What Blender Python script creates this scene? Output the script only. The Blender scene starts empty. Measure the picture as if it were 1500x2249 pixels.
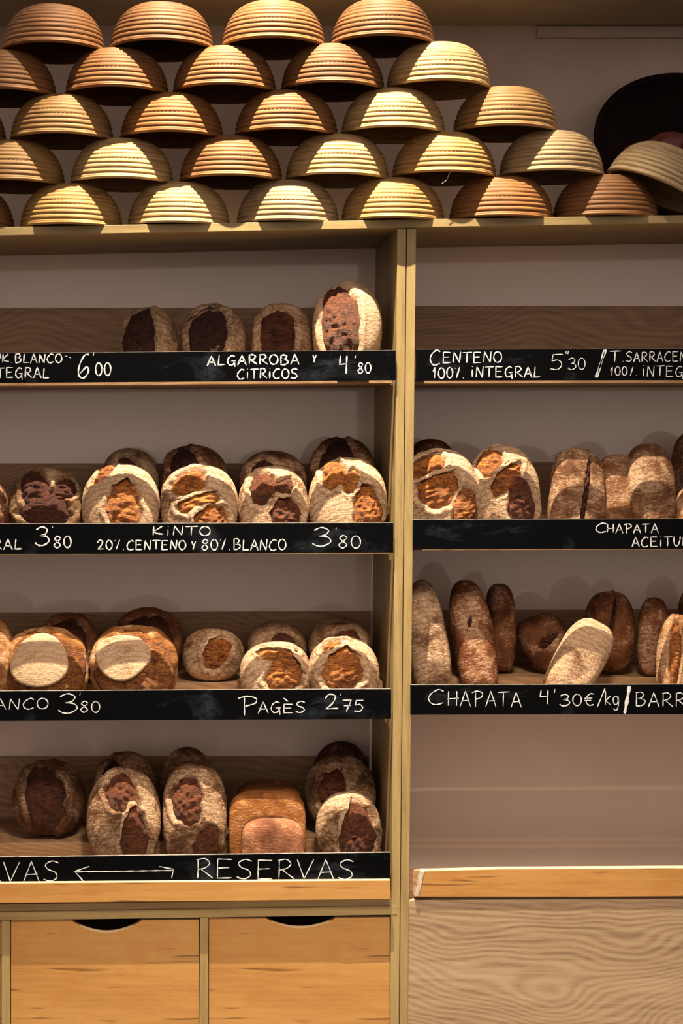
import bpy, bmesh, math, random
import numpy as np
from mathutils import Vector, Euler

random.seed(7)
scene = bpy.context.scene
COL = scene.collection

# ------------------------------------------------------------------ camera
D = 3.6                       # eye to the front plane of the shelving (y = 0); 1 px = 1 mm there
CX, CY = 400.0, 940.0         # where the eye sits in front of the shelving (photo px)
EYE = 1.62
def WX(px, y=0.0): return (px - CX) / 1000.0 * (D + y) / D
def WZ(py, y=0.0): return EYE + (CY - py) / 1000.0 * (D + y) / D

cam = bpy.data.cameras.new('camera')
cam_o = bpy.data.objects.new('camera', cam); COL.objects.link(cam_o)
cam_o.location = (0, -D, EYE)
cam_o.rotation_euler = (math.radians(90), 0, 0)
cam.sensor_fit = 'VERTICAL'
cam.sensor_height = 36.0
cam.lens = 36.0 * D / 2.249
cam.shift_x = (750 - CX) / 2249.0
cam.shift_y = -(1124.5 - CY) / 2249.0
cam.clip_start = 0.05
scene.camera = cam_o

# ------------------------------------------------------------------ world, lights, exposure
scene.view_settings.view_transform = 'Standard'
scene.view_settings.look = 'None'
scene.view_settings.gamma = 1.0
scene.view_settings.exposure = 0.0
scene.view_settings.use_curve_mapping = False

world = bpy.data.worlds.new('shop_room'); scene.world = world
world.use_nodes = True
wn = world.node_tree.nodes; wl = world.node_tree.links
wn.clear()
w_out = wn.new('ShaderNodeOutputWorld'); w_bg = wn.new('ShaderNodeBackground')
w_tc = wn.new('ShaderNodeTexCoord'); w_sep = wn.new('ShaderNodeSeparateXYZ'); w_mr = wn.new('ShaderNodeMapRange'); w_rp = wn.new('ShaderNodeValToRGB')
wl.new(w_tc.outputs['Generated'], w_sep.inputs[0]); wl.new(w_sep.outputs['Z'], w_mr.inputs['Value'])
w_mr.inputs['From Min'].default_value = -1; w_mr.inputs['From Max'].default_value = 1
wl.new(w_mr.outputs[0], w_rp.inputs[0]); wl.new(w_rp.outputs[0], w_bg.inputs['Color']); wl.new(w_bg.outputs[0], w_out.inputs['Surface'])
e = w_rp.color_ramp.elements
e[0].position = 0.40; e[0].color = (0.02, 0.013, 0.010, 1)
e[1].position = 0.80; e[1].color = (0.48, 0.385, 0.33, 1)
m_ = e.new(0.5); m_.color = (0.64, 0.505, 0.43, 1)
w_bg.inputs['Strength'].default_value = 1.3

def spot(name, px, y, z, aim, watts, size, blend, col, radius=0.02):
    l = bpy.data.lights.new(name, 'SPOT'); l.energy = watts; l.spot_size = math.radians(size); l.spot_blend = blend
    l.color = col; l.shadow_soft_size = radius
    o = bpy.data.objects.new(name, l); COL.objects.link(o)
    o.location = (WX(px), y, z)
    o.rotation_euler = (Vector(aim) - o.location).to_track_quat('-Z', 'Y').to_euler()
    return o
spot('ceiling_or_fill_spot', 540, -0.64, EYE + 2.45, (WX(720), -0.12, EYE - 0.9), 1850, 51, 1.0, (1.0, 0.84, 0.62), 0.012)
spot('ceiling_or_fill_spot', 800, -2.1, EYE + 1.7, (WX(800), 0.0, EYE - 1.5), 420, 52, 1.0, (1.0, 0.82, 0.62), 0.22)  # unseen soft fill, added to brighten the lower bays and drawers

# ------------------------------------------------------------------ materials
def mat(name):
    m = bpy.data.materials.new(name); m.use_nodes = True
    nt = m.node_tree; b = nt.nodes['Principled BSDF']
    return m, nt, b
def N(nt, t, **kw):
    n = nt.nodes.new(t)
    for k, v in kw.items(): setattr(n, k, v)
    return n
def ramp(nt, fac, stops, interp='LINEAR'):
    r = N(nt, 'ShaderNodeValToRGB'); r.color_ramp.interpolation = interp
    el = r.color_ramp.elements
    while len(el) < len(stops): el.new(0.5)
    for q, (p, c) in zip(el, stops):
        q.position = p; q.color = (c[0], c[1], c[2], 1) if len(c) == 3 else c
    nt.links.new(fac, r.inputs[0]); return r.outputs[0]
def g(v): return (v, v, v)
def coords(nt, scale=(1, 1, 1), rnd=False, rot=(0, 0, 0)):
    tc = N(nt, 'ShaderNodeTexCoord'); mp = N(nt, 'ShaderNodeMapping')
    mp.inputs['Scale'].default_value = scale; mp.inputs['Rotation'].default_value = rot
    nt.links.new(tc.outputs['Object'], mp.inputs[0])
    if rnd:
        oi = N(nt, 'ShaderNodeObjectInfo'); ml = N(nt, 'ShaderNodeMath', operation='MULTIPLY'); ml.inputs[1].default_value = 37.0
        nt.links.new(oi.outputs['Random'], ml.inputs[0]); nt.links.new(ml.outputs[0], mp.inputs['Location'])
    return mp.outputs[0]
def noise(nt, vec, scale, detail=4, rough=0.55, dist=0.0):
    n = N(nt, 'ShaderNodeTexNoise'); n.inputs['Scale'].default_value = scale; n.inputs['Detail'].default_value = detail
    n.inputs['Roughness'].default_value = rough; n.inputs['Distortion'].default_value = dist
    nt.links.new(vec, n.inputs['Vector']); return n.outputs['Fac']
def mix(nt, fac, a, b, mode='MIX'):
    m = N(nt, 'ShaderNodeMix', data_type='RGBA', blend_type=mode)
    for s, v in ((0, fac), (6, a), (7, b)):
        if isinstance(v, (int, float)): m.inputs[s].default_value = v
        elif isinstance(v, tuple): m.inputs[s].default_value = (v[0], v[1], v[2], 1)
        else: nt.links.new(v, m.inputs[s])
    return m.outputs[2]
def math_(nt, op, a, b=0.0, clamp=False):
    m = N(nt, 'ShaderNodeMath', operation=op, use_clamp=clamp)
    for s, v in ((0, a), (1, b)):
        if isinstance(v, (int, float)): m.inputs[s].default_value = v
        else: nt.links.new(v, m.inputs[s])
    return m.outputs[0]
def bump(nt, b, h, strength, dist=0.002):
    bp = N(nt, 'ShaderNodeBump'); bp.inputs['Strength'].default_value = strength; bp.inputs['Distance'].default_value = dist
    nt.links.new(h, bp.inputs['Height']); nt.links.new(bp.outputs[0], b.inputs['Normal'])

def wood(name, dark, mid, light, axis='X', rough=0.5, streak=1.0, blotch=0.35, big=3.0, rings=0.0, dashes=0.0):
    m, nt, b = mat(name)
    st = {'X': (0.9, 14, 14), 'Z': (14, 14, 0.9), 'Y': (14, 0.9, 14)}[axis]
    v = coords(nt, st)
    n1 = noise(nt, v, 6.0, 6, 0.62, 0.4)
    v2 = coords(nt, tuple(q * 6 for q in st))
    n2 = noise(nt, v2, 9.0, 3, 0.6)
    v3 = coords(nt, tuple(0.25 * q ** 0.7 for q in st))
    n3 = noise(nt, v3, big, 4, 0.6, 1.2)
    f = math_(nt, 'ADD', math_(nt, 'MULTIPLY', n1, 0.55 * streak), math_(nt, 'MULTIPLY', n2, 0.25 * streak))
    f = math_(nt, 'ADD', f, math_(nt, 'MULTIPLY', n3, blotch))
    if rings:
        wv = N(nt, 'ShaderNodeTexWave', wave_type='BANDS', bands_direction='Z' if axis == 'X' else 'X')
        wv.inputs['Scale'].default_value = rings; wv.inputs['Distortion'].default_value = 1.2; wv.inputs['Detail'].default_value = 3; wv.inputs['Detail Scale'].default_value = 0.55
        vv = coords(nt, (0.12, 1, 1) if axis == 'X' else (1, 1, 0.12))
        nz_ = N(nt, 'ShaderNodeTexNoise'); nz_.inputs['Scale'].default_value = 3.0; nz_.inputs['Detail'].default_value = 2; nt.links.new(coords(nt, (0.55, 1, 1.3) if axis == 'X' else (1.3, 1, 0.55)), nz_.inputs['Vector'])
        vv2 = N(nt, 'ShaderNodeVectorMath', operation='MULTIPLY_ADD'); vv2.inputs[1].default_value = (0.0, 0.0, 0.34) if axis == 'X' else (0.34, 0, 0); nt.links.new(nz_.outputs['Color'], vv2.inputs[0]); nt.links.new(vv, vv2.inputs[2])
        nt.links.new(vv2.outputs[0], wv.inputs['Vector'])
        f = math_(nt, 'ADD', math_(nt, 'MULTIPLY', f, 0.80), math_(nt, 'MULTIPLY', wv.outputs['Fac'], 0.11))
    tot = 0.5 * (0.8 * streak + blotch)
    if rings: tot = tot * 0.80 + 0.055
    c = ramp(nt, f, [(tot - 0.17, dark), (tot, mid), (tot + 0.15, light)])
    if dashes:
        nd = noise(nt, coords(nt, (2.6, 26, 40)), 2.3, 2, 0.45, 0.3); ns = noise(nt, coords(nt, (3, 3, 4)), 3.0, 4, 0.6)
        c = mix(nt, ramp(nt, nd, [(0.655, g(0)), (0.72, g(dashes))]), c, tuple(0.42 * q for q in dark))
        c = mix(nt, ramp(nt, ns, [(0.52, g(0)), (0.70, g(0.42))]), c, (mid[0] * 0.86, mid[1] * 0.66, mid[2] * 0.42))
    nt.links.new(c, b.inputs['Base Color'])
    b.inputs['Roughness'].default_value = rough
    bump(nt, b, n2, 0.15, 0.001)
    return m

M_oak   = wood('oak_edge', (0.18, 0.12, 0.045), (0.265, 0.192, 0.077), (0.325, 0.24, 0.105), 'X')
M_oakz  = wood('oak_edge_upright', (0.18, 0.12, 0.045), (0.265, 0.192, 0.077), (0.325, 0.24, 0.105), 'Z')
M_dark  = wood('oak_deck', (0.17, 0.092, 0.042), (0.30, 0.175, 0.088), (0.40, 0.245, 0.13), 'X', rings=20.0)
M_plank = wood('oak_plank', (0.135, 0.085, 0.05), (0.285, 0.20, 0.118), (0.365, 0.27, 0.175), 'X', 0.5, 0.9, 0.35, 2.0, rings=24.0)
M_pine  = wood('pine_ply', (0.255, 0.105, 0.022), (0.385, 0.20, 0.056), (0.45, 0.255, 0.085), 'X', 0.42, 0.55, 0.6, 2.2, dashes=0.8)
M_pale  = wood('pale_ply', (0.50, 0.35, 0.19), (0.62, 0.46, 0.27), (0.72, 0.56, 0.36), 'X', 0.5)

# white laminate back panels
M_panel, nt, b = mat('white_laminate')
v = coords(nt); n1 = noise(nt, v, 2.2, 3, 0.5)
c = ramp(nt, n1, [(0.3, (0.80, 0.68, 0.61)), (0.7, (0.86, 0.75, 0.68))])
sp = noise(nt, v, 55, 2, 0.5); c = mix(nt, ramp(nt, sp, [(0.72, g(0)), (0.8, g(0.5))]), c, (0.30, 0.22, 0.17))
nt.links.new(c, b.inputs['Base Color']); b.inputs['Roughness'].default_value = 0.06; b.inputs['Specular IOR Level'].default_value = 0.65

M_wall, nt, b = mat('plaster_wall')
v = coords(nt); c = ramp(nt, noise(nt, v, 3.0, 4, 0.6), [(0.3, (0.42, 0.33, 0.29)), (0.7, (0.54, 0.43, 0.375))])
nt.links.new(c, b.inputs['Base Color']); b.inputs['Roughness'].default_value = 0.7
M_ceil, nt, b = mat('ceiling_paint')
v = coords(nt); c = ramp(nt, noise(nt, v, 3.0, 4, 0.6), [(0.3, (0.36, 0.29, 0.225)), (0.7, (0.46, 0.375, 0.295))])
nt.links.new(c, b.inputs['Base Color']); b.inputs['Roughness'].default_value = 0.8
M_floor, nt, b = mat('floor_tiles')
v = coords(nt); c = ramp(nt, noise(nt, v, 4.0, 4, 0.6), [(0.3, (0.22, 0.17, 0.13)), (0.7, (0.30, 0.24, 0.19))])
nt.links.new(c, b.inputs['Base Color']); b.inputs['Roughness'].default_value = 0.5

# chalkboard: near black with rubbed chalk smudges and pale top edges
M_board, nt, b = mat('chalkboard_black')
v = coords(nt, (5, 20, 9)); s1 = noise(nt, v, 1.3, 5, 0.65, 0.8)
v2 = coords(nt, (30, 60, 60)); s2 = noise(nt, v2, 2.0, 4, 0.7)
sm = math_(nt, 'MULTIPLY', ramp(nt, s1, [(0.56, g(0)), (0.76, g(1))]), ramp(nt, s2, [(0.35, g(0.1)), (0.75, g(1))]))
c = mix(nt, sm, (0.0012, 0.0014, 0.0020), (0.03, 0.037, 0.05))
nt.links.new(c, b.inputs['Base Color']); b.inputs['Roughness'].default_value = 0.75; b.inputs['Specular IOR Level'].default_value = 0.03
M_edge, nt, b = mat('pale_board_edge')
v = coords(nt, (20, 60, 60)); c = ramp(nt, noise(nt, v, 2.0, 4, 0.7), [(0.35, (0.06, 0.055, 0.05)), (0.6, (0.26, 0.24, 0.21))])
nt.links.new(c, b.inputs['Base Color']); b.inputs['Roughness'].default_value = 0.7
M_chalk, nt, b = mat('white_chalk')
v = coords(nt, (120, 120, 120)); c = ramp(nt, noise(nt, v, 3.0, 3, 0.7), [(0.3, (0.26, 0.275, 0.29)), (0.6, (0.58, 0.60, 0.63))])
nt.links.new(c, b.inputs['Base Color']); b.inputs['Roughness'].default_value = 0.9
M_chip, nt, b = mat('splintered_ply')
c = ramp(nt, noise(nt, coords(nt, (60, 60, 20)), 2.0, 4, 0.7), [(0.35, (0.30, 0.24, 0.18)), (0.65, (0.50, 0.44, 0.37))])
nt.links.new(c, b.inputs['Base Color']); b.inputs['Roughness'].default_value = 0.9
M_black, nt, b = mat('black_enamel')
v = coords(nt); c = ramp(nt, noise(nt, v, 8, 3), [(0.3, (0.004, 0.0025, 0.002)), (0.7, (0.010, 0.005, 0.004))])
nt.links.new(c, b.inputs['Base Color']); b.inputs['Roughness'].default_value = 0.8; b.inputs['Specular IOR Level'].default_value = 0.08
M_squash, nt, b = mat('squash_skin')
v = coords(nt); c = ramp(nt, noise(nt, v, 14, 4), [(0.3, (0.055, 0.006, 0.004)), (0.7, (0.11, 0.012, 0.006))])
nt.links.new(c, b.inputs['Base Color']); b.inputs['Roughness'].default_value = 0.5
M_stem, nt, b = mat('squash_stem')
v = coords(nt); c = ramp(nt, noise(nt, v, 40, 4), [(0.3, (0.28, 0.13, 0.02)), (0.7, (0.50, 0.27, 0.06))])
nt.links.new(c, b.inputs['Base Color']); b.inputs['Roughness'].default_value = 0.7

# coiled cane: colour comes from each basket's own tint
M_cane, nt, b = mat('coiled_cane')
oi = N(nt, 'ShaderNodeObjectInfo')
v = coords(nt, (9, 9, 120), rnd=True); n1 = noise(nt, v, 1.6, 4, 0.65, 0.2)
v2 = coords(nt, (7, 7, 7), rnd=True); n2 = noise(nt, v2, 1.5, 3, 0.6)
c = mix(nt, 1.0, oi.outputs['Color'], ramp(nt, n1, [(0.32, (0.58, 0.48, 0.40)), (0.5, (0.95, 0.93, 0.9)), (0.72, (1.18, 1.15, 1.1))]), 'MULTIPLY')
c = mix(nt, 1.0, c, ramp(nt, n2, [(0.35, (0.82, 0.74, 0.66)), (0.6, (1.04, 1.03, 1.02))]), 'MULTIPLY')
nt.links.new(c, b.inputs['Base Color']); b.inputs['Roughness'].default_value = 0.6; b.inputs['Specular IOR Level'].default_value = 0.3
bump(nt, b, n1, 0.35, 0.002)

# bread crust: tint under a dusting of flour, alpha sets how much, cut on shaded loaves to paint their shade
M_crust, nt, b = mat('floured_crust')
oi = N(nt, 'ShaderNodeObjectInfo')
v = coords(nt, (1, 1, 1), rnd=True)
n_big = noise(nt, v, 16, 5, 0.62, 0.5); n_f = noise(nt, v, 150, 3, 0.65)
vs = coords(nt, (60, 60, 260), rnd=True); n_s = noise(nt, vs, 1.4, 3, 0.6, 0.5)
tex = math_(nt, 'ADD', math_(nt, 'MULTIPLY', n_big, 0.55), math_(nt, 'ADD', math_(nt, 'MULTIPLY', n_f, 0.22), math_(nt, 'MULTIPLY', n_s, 0.30)))
fl = math_(nt, 'ADD', math_(nt, 'MULTIPLY', math_(nt, 'SUBTRACT', tex, 0.535), 7.5), math_(nt, 'SUBTRACT', math_(nt, 'MULTIPLY', oi.outputs['Alpha'], 2.0), 0.5), True)
under = mix(nt, 1.0, oi.outputs['Color'], ramp(nt, n_big, [(0.3, (0.32, 0.26, 0.22)), (0.55, (0.82, 0.78, 0.74)), (0.75, (1.2, 1.12, 1.0))]), 'MULTIPLY')
wr = N(nt, 'ShaderNodeTexWave', wave_type='RINGS', rings_direction='Y'); wr.inputs['Scale'].default_value = 26; wr.inputs['Distortion'].default_value = 5.0; wr.inputs['Detail'].default_value = 3; wr.inputs['Detail Scale'].default_value = 2.0
nt.links.new(coords(nt, (1, 1, 1)), wr.inputs['Vector'])
fl = math_(nt, 'MULTIPLY', fl, ramp(nt, wr.outputs['Fac'], [(0.0, g(0.50)), (0.5, g(1.0))]))
n_v = noise(nt, coords(nt, (1, 1, 1.6), rnd=True), 320, 3, 0.7)
fl = math_(nt, 'MULTIPLY', fl, ramp(nt, n_v, [(0.38, g(0.15)), (0.53, g(1.0))]))
c = mix(nt, math_(nt, 'MULTIPLY', fl, 0.94), under, (0.52, 0.37, 0.245))
nt.links.new(c, b.inputs['Base Color']); b.inputs['Roughness'].default_value = 0.75; b.inputs['Specular IOR Level'].default_value = 0.25
bump(nt, b, tex, 1.0, 0.006)

# torn crumb in the scores
M_crumb, nt, b = mat('torn_crumb')
oi = N(nt, 'ShaderNodeObjectInfo')
v = coords(nt, (30, 30, 110), rnd=True); n1 = noise(nt, v, 1.5, 7, 0.72, 2.2)
v2 = coords(nt, (1, 1, 1), rnd=True); n2 = noise(nt, v2, 26, 4, 0.6, 0.8)
f = math_(nt, 'ADD', math_(nt, 'MULTIPLY', n1, 0.7), math_(nt, 'MULTIPLY', n2, 0.3))
n3 = noise(nt, coords(nt, (45, 45, 150), rnd=True), 2.2, 5, 0.7, 1.0)
c = mix(nt, 1.0, mix(nt, 1.0, oi.outputs['Color'], ramp(nt, n3, [(0.36, (0.22, 0.12, 0.08)), (0.47, (1, 1, 1))]), 'MULTIPLY'), ramp(nt, f, [(0.38, (0.10, 0.05, 0.04)), (0.46, (0.50, 0.40, 0.34)), (0.54, (0.95, 0.92, 0.9)), (0.66, (1.45, 1.7, 1.9))]), 'MULTIPLY')
nt.links.new(c, b.inputs['Base Color']); b.inputs['Roughness'].default_value = 0.55; b.inputs['Specular IOR Level'].default_value = 0.4
bump(nt, b, f, 1.0, 0.009)

# ------------------------------------------------------------------ mesh helpers
def link(name, verts, faces, m, parent=None, smooth=False, mats=None):
    me = bpy.data.meshes.new(name); me.from_pydata([tuple(v) for v in verts], [], [tuple(f) for f in faces]); me.update()
    for q in (mats or [m]): me.materials.append(q)
    if smooth: me.polygons.foreach_set('use_smooth', [True] * len(me.polygons))
    o = bpy.data.objects.new(name, me); COL.objects.link(o)
    if parent is not None: o.parent = parent
    return o
def tag(o, label=None, cat=None, group=None, kind=None):
    if label: o['label'] = label
    if cat: o['category'] = cat
    if group: o['group'] = group
    if kind: o['kind'] = kind
    return o
def empty(name, loc, rot=(0, 0, 0)):
    o = bpy.data.objects.new(name, None); COL.objects.link(o); o.location = loc; o.rotation_euler = rot
    o.empty_display_size = 0.05
    return o
def bevel(o, w=0.0015, seg=2):
    md = o.modifiers.new('bevel', 'BEVEL'); md.width = w; md.segments = seg; md.limit_method = 'ANGLE'; md.angle_limit = math.radians(40)
def prism(name, pts, yf, yb, m, parent=None, bev=0.0012, px=True, topmat=None, ypx=None):
    """outline pts (photo px at depth yf, or metres) pushed back from yf to yb, as one mesh"""
    yy = yf if ypx is None else ypx
    P = [(WX(x, yy), WZ(z, yy)) for x, z in pts] if px else pts
    area = sum(P[i][0] * P[(i + 1) % len(P)][1] - P[(i + 1) % len(P)][0] * P[i][1] for i in range(len(P)))
    if area < 0: P = P[::-1]
    base = Vector((sum(p[0] for p in P) / len(P), (yf + yb) / 2, min(p[1] for p in P)))
    off = base if parent is None else Vector(parent.location)
    n = len(P)
    v = [(x, yf, z) for x, z in P] + [(x, yb, z) for x, z in P]
    v = [tuple(Vector(q) - off) for q in v]
    f = [tuple(range(n)), tuple(range(2 * n - 1, n - 1, -1))] + [(i, i + n, (i + 1) % n + n, (i + 1) % n) for i in range(n)]
    o = link(name, v, f, m, parent)
    if parent is None: o.location = base
    if topmat is not None:
        o.data.materials.append(topmat)
        for p in o.data.polygons:
            if p.normal.z > 0.9: p.material_index = 1
    if bev: bevel(o, bev)
    return o
def quad(x0, y0, x1, y1, h0, h1=None):
    """a board whose top edge runs (x0,y0)-(x1,y1) in photo px, h px tall at each end"""
    h1 = h0 if h1 is None else h1
    return [(x0, y0), (x1, y1), (x1, y1 + h1), (x0, y0 + h0)]
def lathe(profile, seg=64, closed=True):
    v, f = [], []
    n = len(profile)
    for i in range(seg):
        a = 2 * math.pi * i / seg; ca, sa = math.cos(a), math.sin(a)
        for r, z in profile: v.append((r * ca, r * sa, z))
    for i in range(seg):
        j = (i + 1) % seg
        for k in range(n - 1):
            f.append((i * n + k, j * n + k, j * n + k + 1, i * n + k + 1))
    return v, f

# ------------------------------------------------------------------ the setting
BACK = 0.42
XL, XR = -520, 1900           # the shelving runs on past both sides of the frame
def boxw(name, x0, x1, y0, y1, z0, z1, m, parent=None, bev=0):
    return prism(name, [(x0, z0), (x1, z0), (x1, z1), (x0, z1)], y0, y1, m, parent, bev, px=False)
wb = boxw('wall_back', WX(-900), WX(2300), 0.46, 0.56, 0.0, 2.9, M_wall); tag(wb, kind='structure')
fl_ = boxw('floor', WX(-900), WX(2300), -4.2, 0.46, -0.08, 0.0, M_floor); tag(fl_, kind='structure')
cl = boxw('ceiling', WX(-900), WX(2300), 0.17, 0.46, WZ(57, 0.46), WZ(57, 0.46) + 0.06, M_ceil); tag(cl, kind='structure')
tr = boxw('trim_1', WX(1180, .45), WX(2300), 0.448, 0.46, WZ(82, 0.448), WZ(58, 0.448), M_wall, bev=0.002); tag(tr, kind='structure')

# ------------------------------------------------------------------ shelving units
UL = empty('shelving_unit', (WX(180), 0.2, 0.0))
tag(UL, 'oak shelving unit on the left with four loaded bread shelves above drawers', 'shelving unit', 'bakery shelving units')
UR = empty('shelving_unit', (WX(1400), 0.2, 0.0))
tag(UR, 'oak shelving unit right of the upright post, its top and lowest bays empty', 'shelving unit', 'bakery shelving units')

# board tops for the chalk strips: (x0,y0,x1,y1,height)
BOARDS_L = [(-420, 778, 869, 769, 66), (-420, 1151, 864, 1148, 67), (-420, 1520, 859, 1513, 66), (-420, 1888, 857, 1872, 64)]
BOARDS_R = [(914, 767, 1900, 765, 69), (907, 1141, 1900, 1138, 66), (902, 1504, 1900, 1502, 66)]
def lerp_y(b, px): return b[1] + (b[3] - b[1]) * (px - b[0]) / (b[2] - b[0])

# upright panels: two side panels back to back make the post
prism('side_panel', [(873, 501.5), (892.2, 501.5), (875.6, 2300), (856, 2300)], 0.0, 0.44, M_oakz, UL)
prism('side_panel', [(893.9, 501.5), (914, 501.5), (895, 2300), (877, 2300)], 0.0, 0.44, M_oakz, UR)
prism('side_panel', quad(-440, 528, -420, 528, 1770), 0.0, 0.44, M_oakz, UL)
prism('side_panel', quad(1900, 486, 1920, 486, 1810), 0.0, 0.44, M_oakz, UR)
# backs
prism('back_panel', [(-420, 526.6), (380, 511.6), (872.5, 501.2), (859, 2000), (-420, 2000)], 0.40, 0.412, M_panel, UL, 0, ypx=0)
prism('back_panel', [(914.5, 500.6), (1900, 484.8), (1900, 2040), (898, 2040)], 0.40, 0.412, M_panel, UR, 0, ypx=0)
# each bay: sloped trough deck behind the chalk strip, a raised step at the back, a rail on the back panel
STEP_Y = 0.150
def bay(unit, b, xa, xb, rail=True, railtop=None, step=True):
    ya, yb_ = lerp_y(b, xa), lerp_y(b, xb)
    h = b[4]
    prism('shelf_deck', [(xa, ya + h - 6), (xb, yb_ + h - 6), (xb, yb_ + h + 6), (xa, ya + h + 6)], 0.046, 0.40, M_dark, unit, ypx=0)
    if step:
        prism('display_step', [(xa, ya + 7), (xb, yb_ + 7), (xb, yb_ + h - 7), (xa, ya + h - 7)], STEP_Y, 0.385, M_dark, unit, ypx=0)
    r0, r1 = railtop
    kr = D / (D + 0.386); xa, xb = CX + (xa - CX) * kr, CX + (xb - CX) * kr
    prism('back_rail', [(xa, r0), (xb, r1), (xb, r1 + 160), (xa, r0 + 160)], 0.386, 0.40, M_dark, unit, ypx=0.386)
rails_L = [(676, 676), (1018, 1018), (1348, 1343), (1664, 1662)]
rails_R = [(672, 672), (1016, 1014), (1341, 1339)]
XPL = [868, 863, 859, 855]
for b, r, xr in zip(BOARDS_L, rails_L, XPL): bay(UL, b, -418, xr, railtop=r)
XPR = [914, 910, 906]
for b, r, xl in zip(BOARDS_R, rails_R, XPR): bay(UR, b, xl, 1898, railtop=r)
# base of the left unit: two oak rails, drawer dividers
prism('base_rail', [(-420, 1993), (874, 1973), (874, 1989), (-420, 2009)], 0.001, 0.40, M_oak, UL)
prism('base_rail', [(-420, 2009.5), (873, 1989.5), (873, 2009), (-420, 2028)], -0.001, 0.40, M_oak, UL)
prism('divider', [(439, 2017), (458, 2016), (456, 2300), (437, 2300)], 0.0, 0.38, M_oakz, UL)
prism('divider', [(3, 2022), (22, 2022), (22, 2300), (3, 2300)], 0.0, 0.38, M_oakz, UL)
prism('front_lip', [(-420, 1943), (857, 1933), (858, 1975), (-420, 1988)], -0.022, -0.002, M_pine, UL, topmat=M_pale)
# lower part of the right unit: wide oak board below an open ledge
prism('front_panel', [(895.5, 1977), (1900, 1972), (1900, 2300), (893, 2300)], 0.002, 0.03, M_plank, UR)
prism('ledge', [(896, 2022), (1900, 2018), (1900, 2033), (896, 2037)], 0.031, 0.40, M_dark, UR)
prism('end_block', [(896, 1912), (940, 1912), (940, 1972), (895.5, 1972)], 0.0175, 0.034, M_dark, UR)
# long worktop board over both units
tb = prism('top_board', [(-440, 507), (380, 491.5), (872, 482), (1900, 466), (1900, 484), (872, 500.5), (380, 511), (-440, 526)], -0.002, 0.444, M_oak)
tag(tb, 'long oak board across both units carrying the pyramid of baskets', 'shelf board')
Z_front = lambda px: WZ(np.interp(px, [-440, 380, 872, 1900], [507, 491.5, 482, 466]))

# loose pale board lying on the right-hand ledge
lb = prism('ledge_board', [(927, 1913), (1100, 1908.5), (1900, 1904), (1900, 1966), (1300, 1970), (913, 1970), (916, 1945)], -0.004, 0.016, M_pine, topmat=M_pale)
tag(lb, 'pale plywood front board with a chipped slanting left end on the right unit', 'board')
prism('chipped_end', [(924, 1914), (933, 1913), (920, 1968), (911, 1970)], -0.0055, 0.0165, M_chip, None, 0.001)
ce = bpy.data.objects['chipped_end']; loc = ce.location.copy(); ce.parent = lb; ce.location = loc - lb.location; ce['label'] = 'whitish chipped end'

# drawers with a scooped hand hold
def drawer(x0, x1, ytop, hx0, hx1, hdeep, label):
    pts = [(x0, ytop)]
    if hx0 is not None:
        cxh = (hx0 + hx1) / 2; hw_ = (hx1 - hx0) / 2
        for i in range(25):
            t = -1 + 2 * i / 24
            pts.append((cxh + hw_ * t, ytop + hdeep * (math.cos(t * math.pi / 2) ** 0.8 if abs(t) < 1 else 0)))
    pts += [(x1, ytop - 1), (x1, 2300), (x0, 2300)]
    o = prism('drawer', pts, 0.004, 0.020, M_pine, None, 0.0006, topmat=M_pale)
    tag(o, label, 'drawer', 'drawers with scooped hand holds')
    bx = prism('drawer_box', [(x0 + 8, ytop + 60), (x1 - 8, ytop + 60), (x1 - 8, 2298), (x0 + 8, 2298)], 0.021, 0.36, M_dark, None, 0)
    l2 = bx.location.copy(); bx.parent = o; bx.location = l2 - o.location
drawer(24, 437, 2021, 157, 311, 27, 'honey pine drawer front with a smudged stain below its scooped hand hold')
drawer(459, 856, 2016, 583, 737, 22, 'honey pine drawer front beside the post, one small knot near its hand hold')
drawer(-400, 1, 2024, -280, -126, 27, 'sliver of pine drawer front at the edge left of the first divider')

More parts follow.
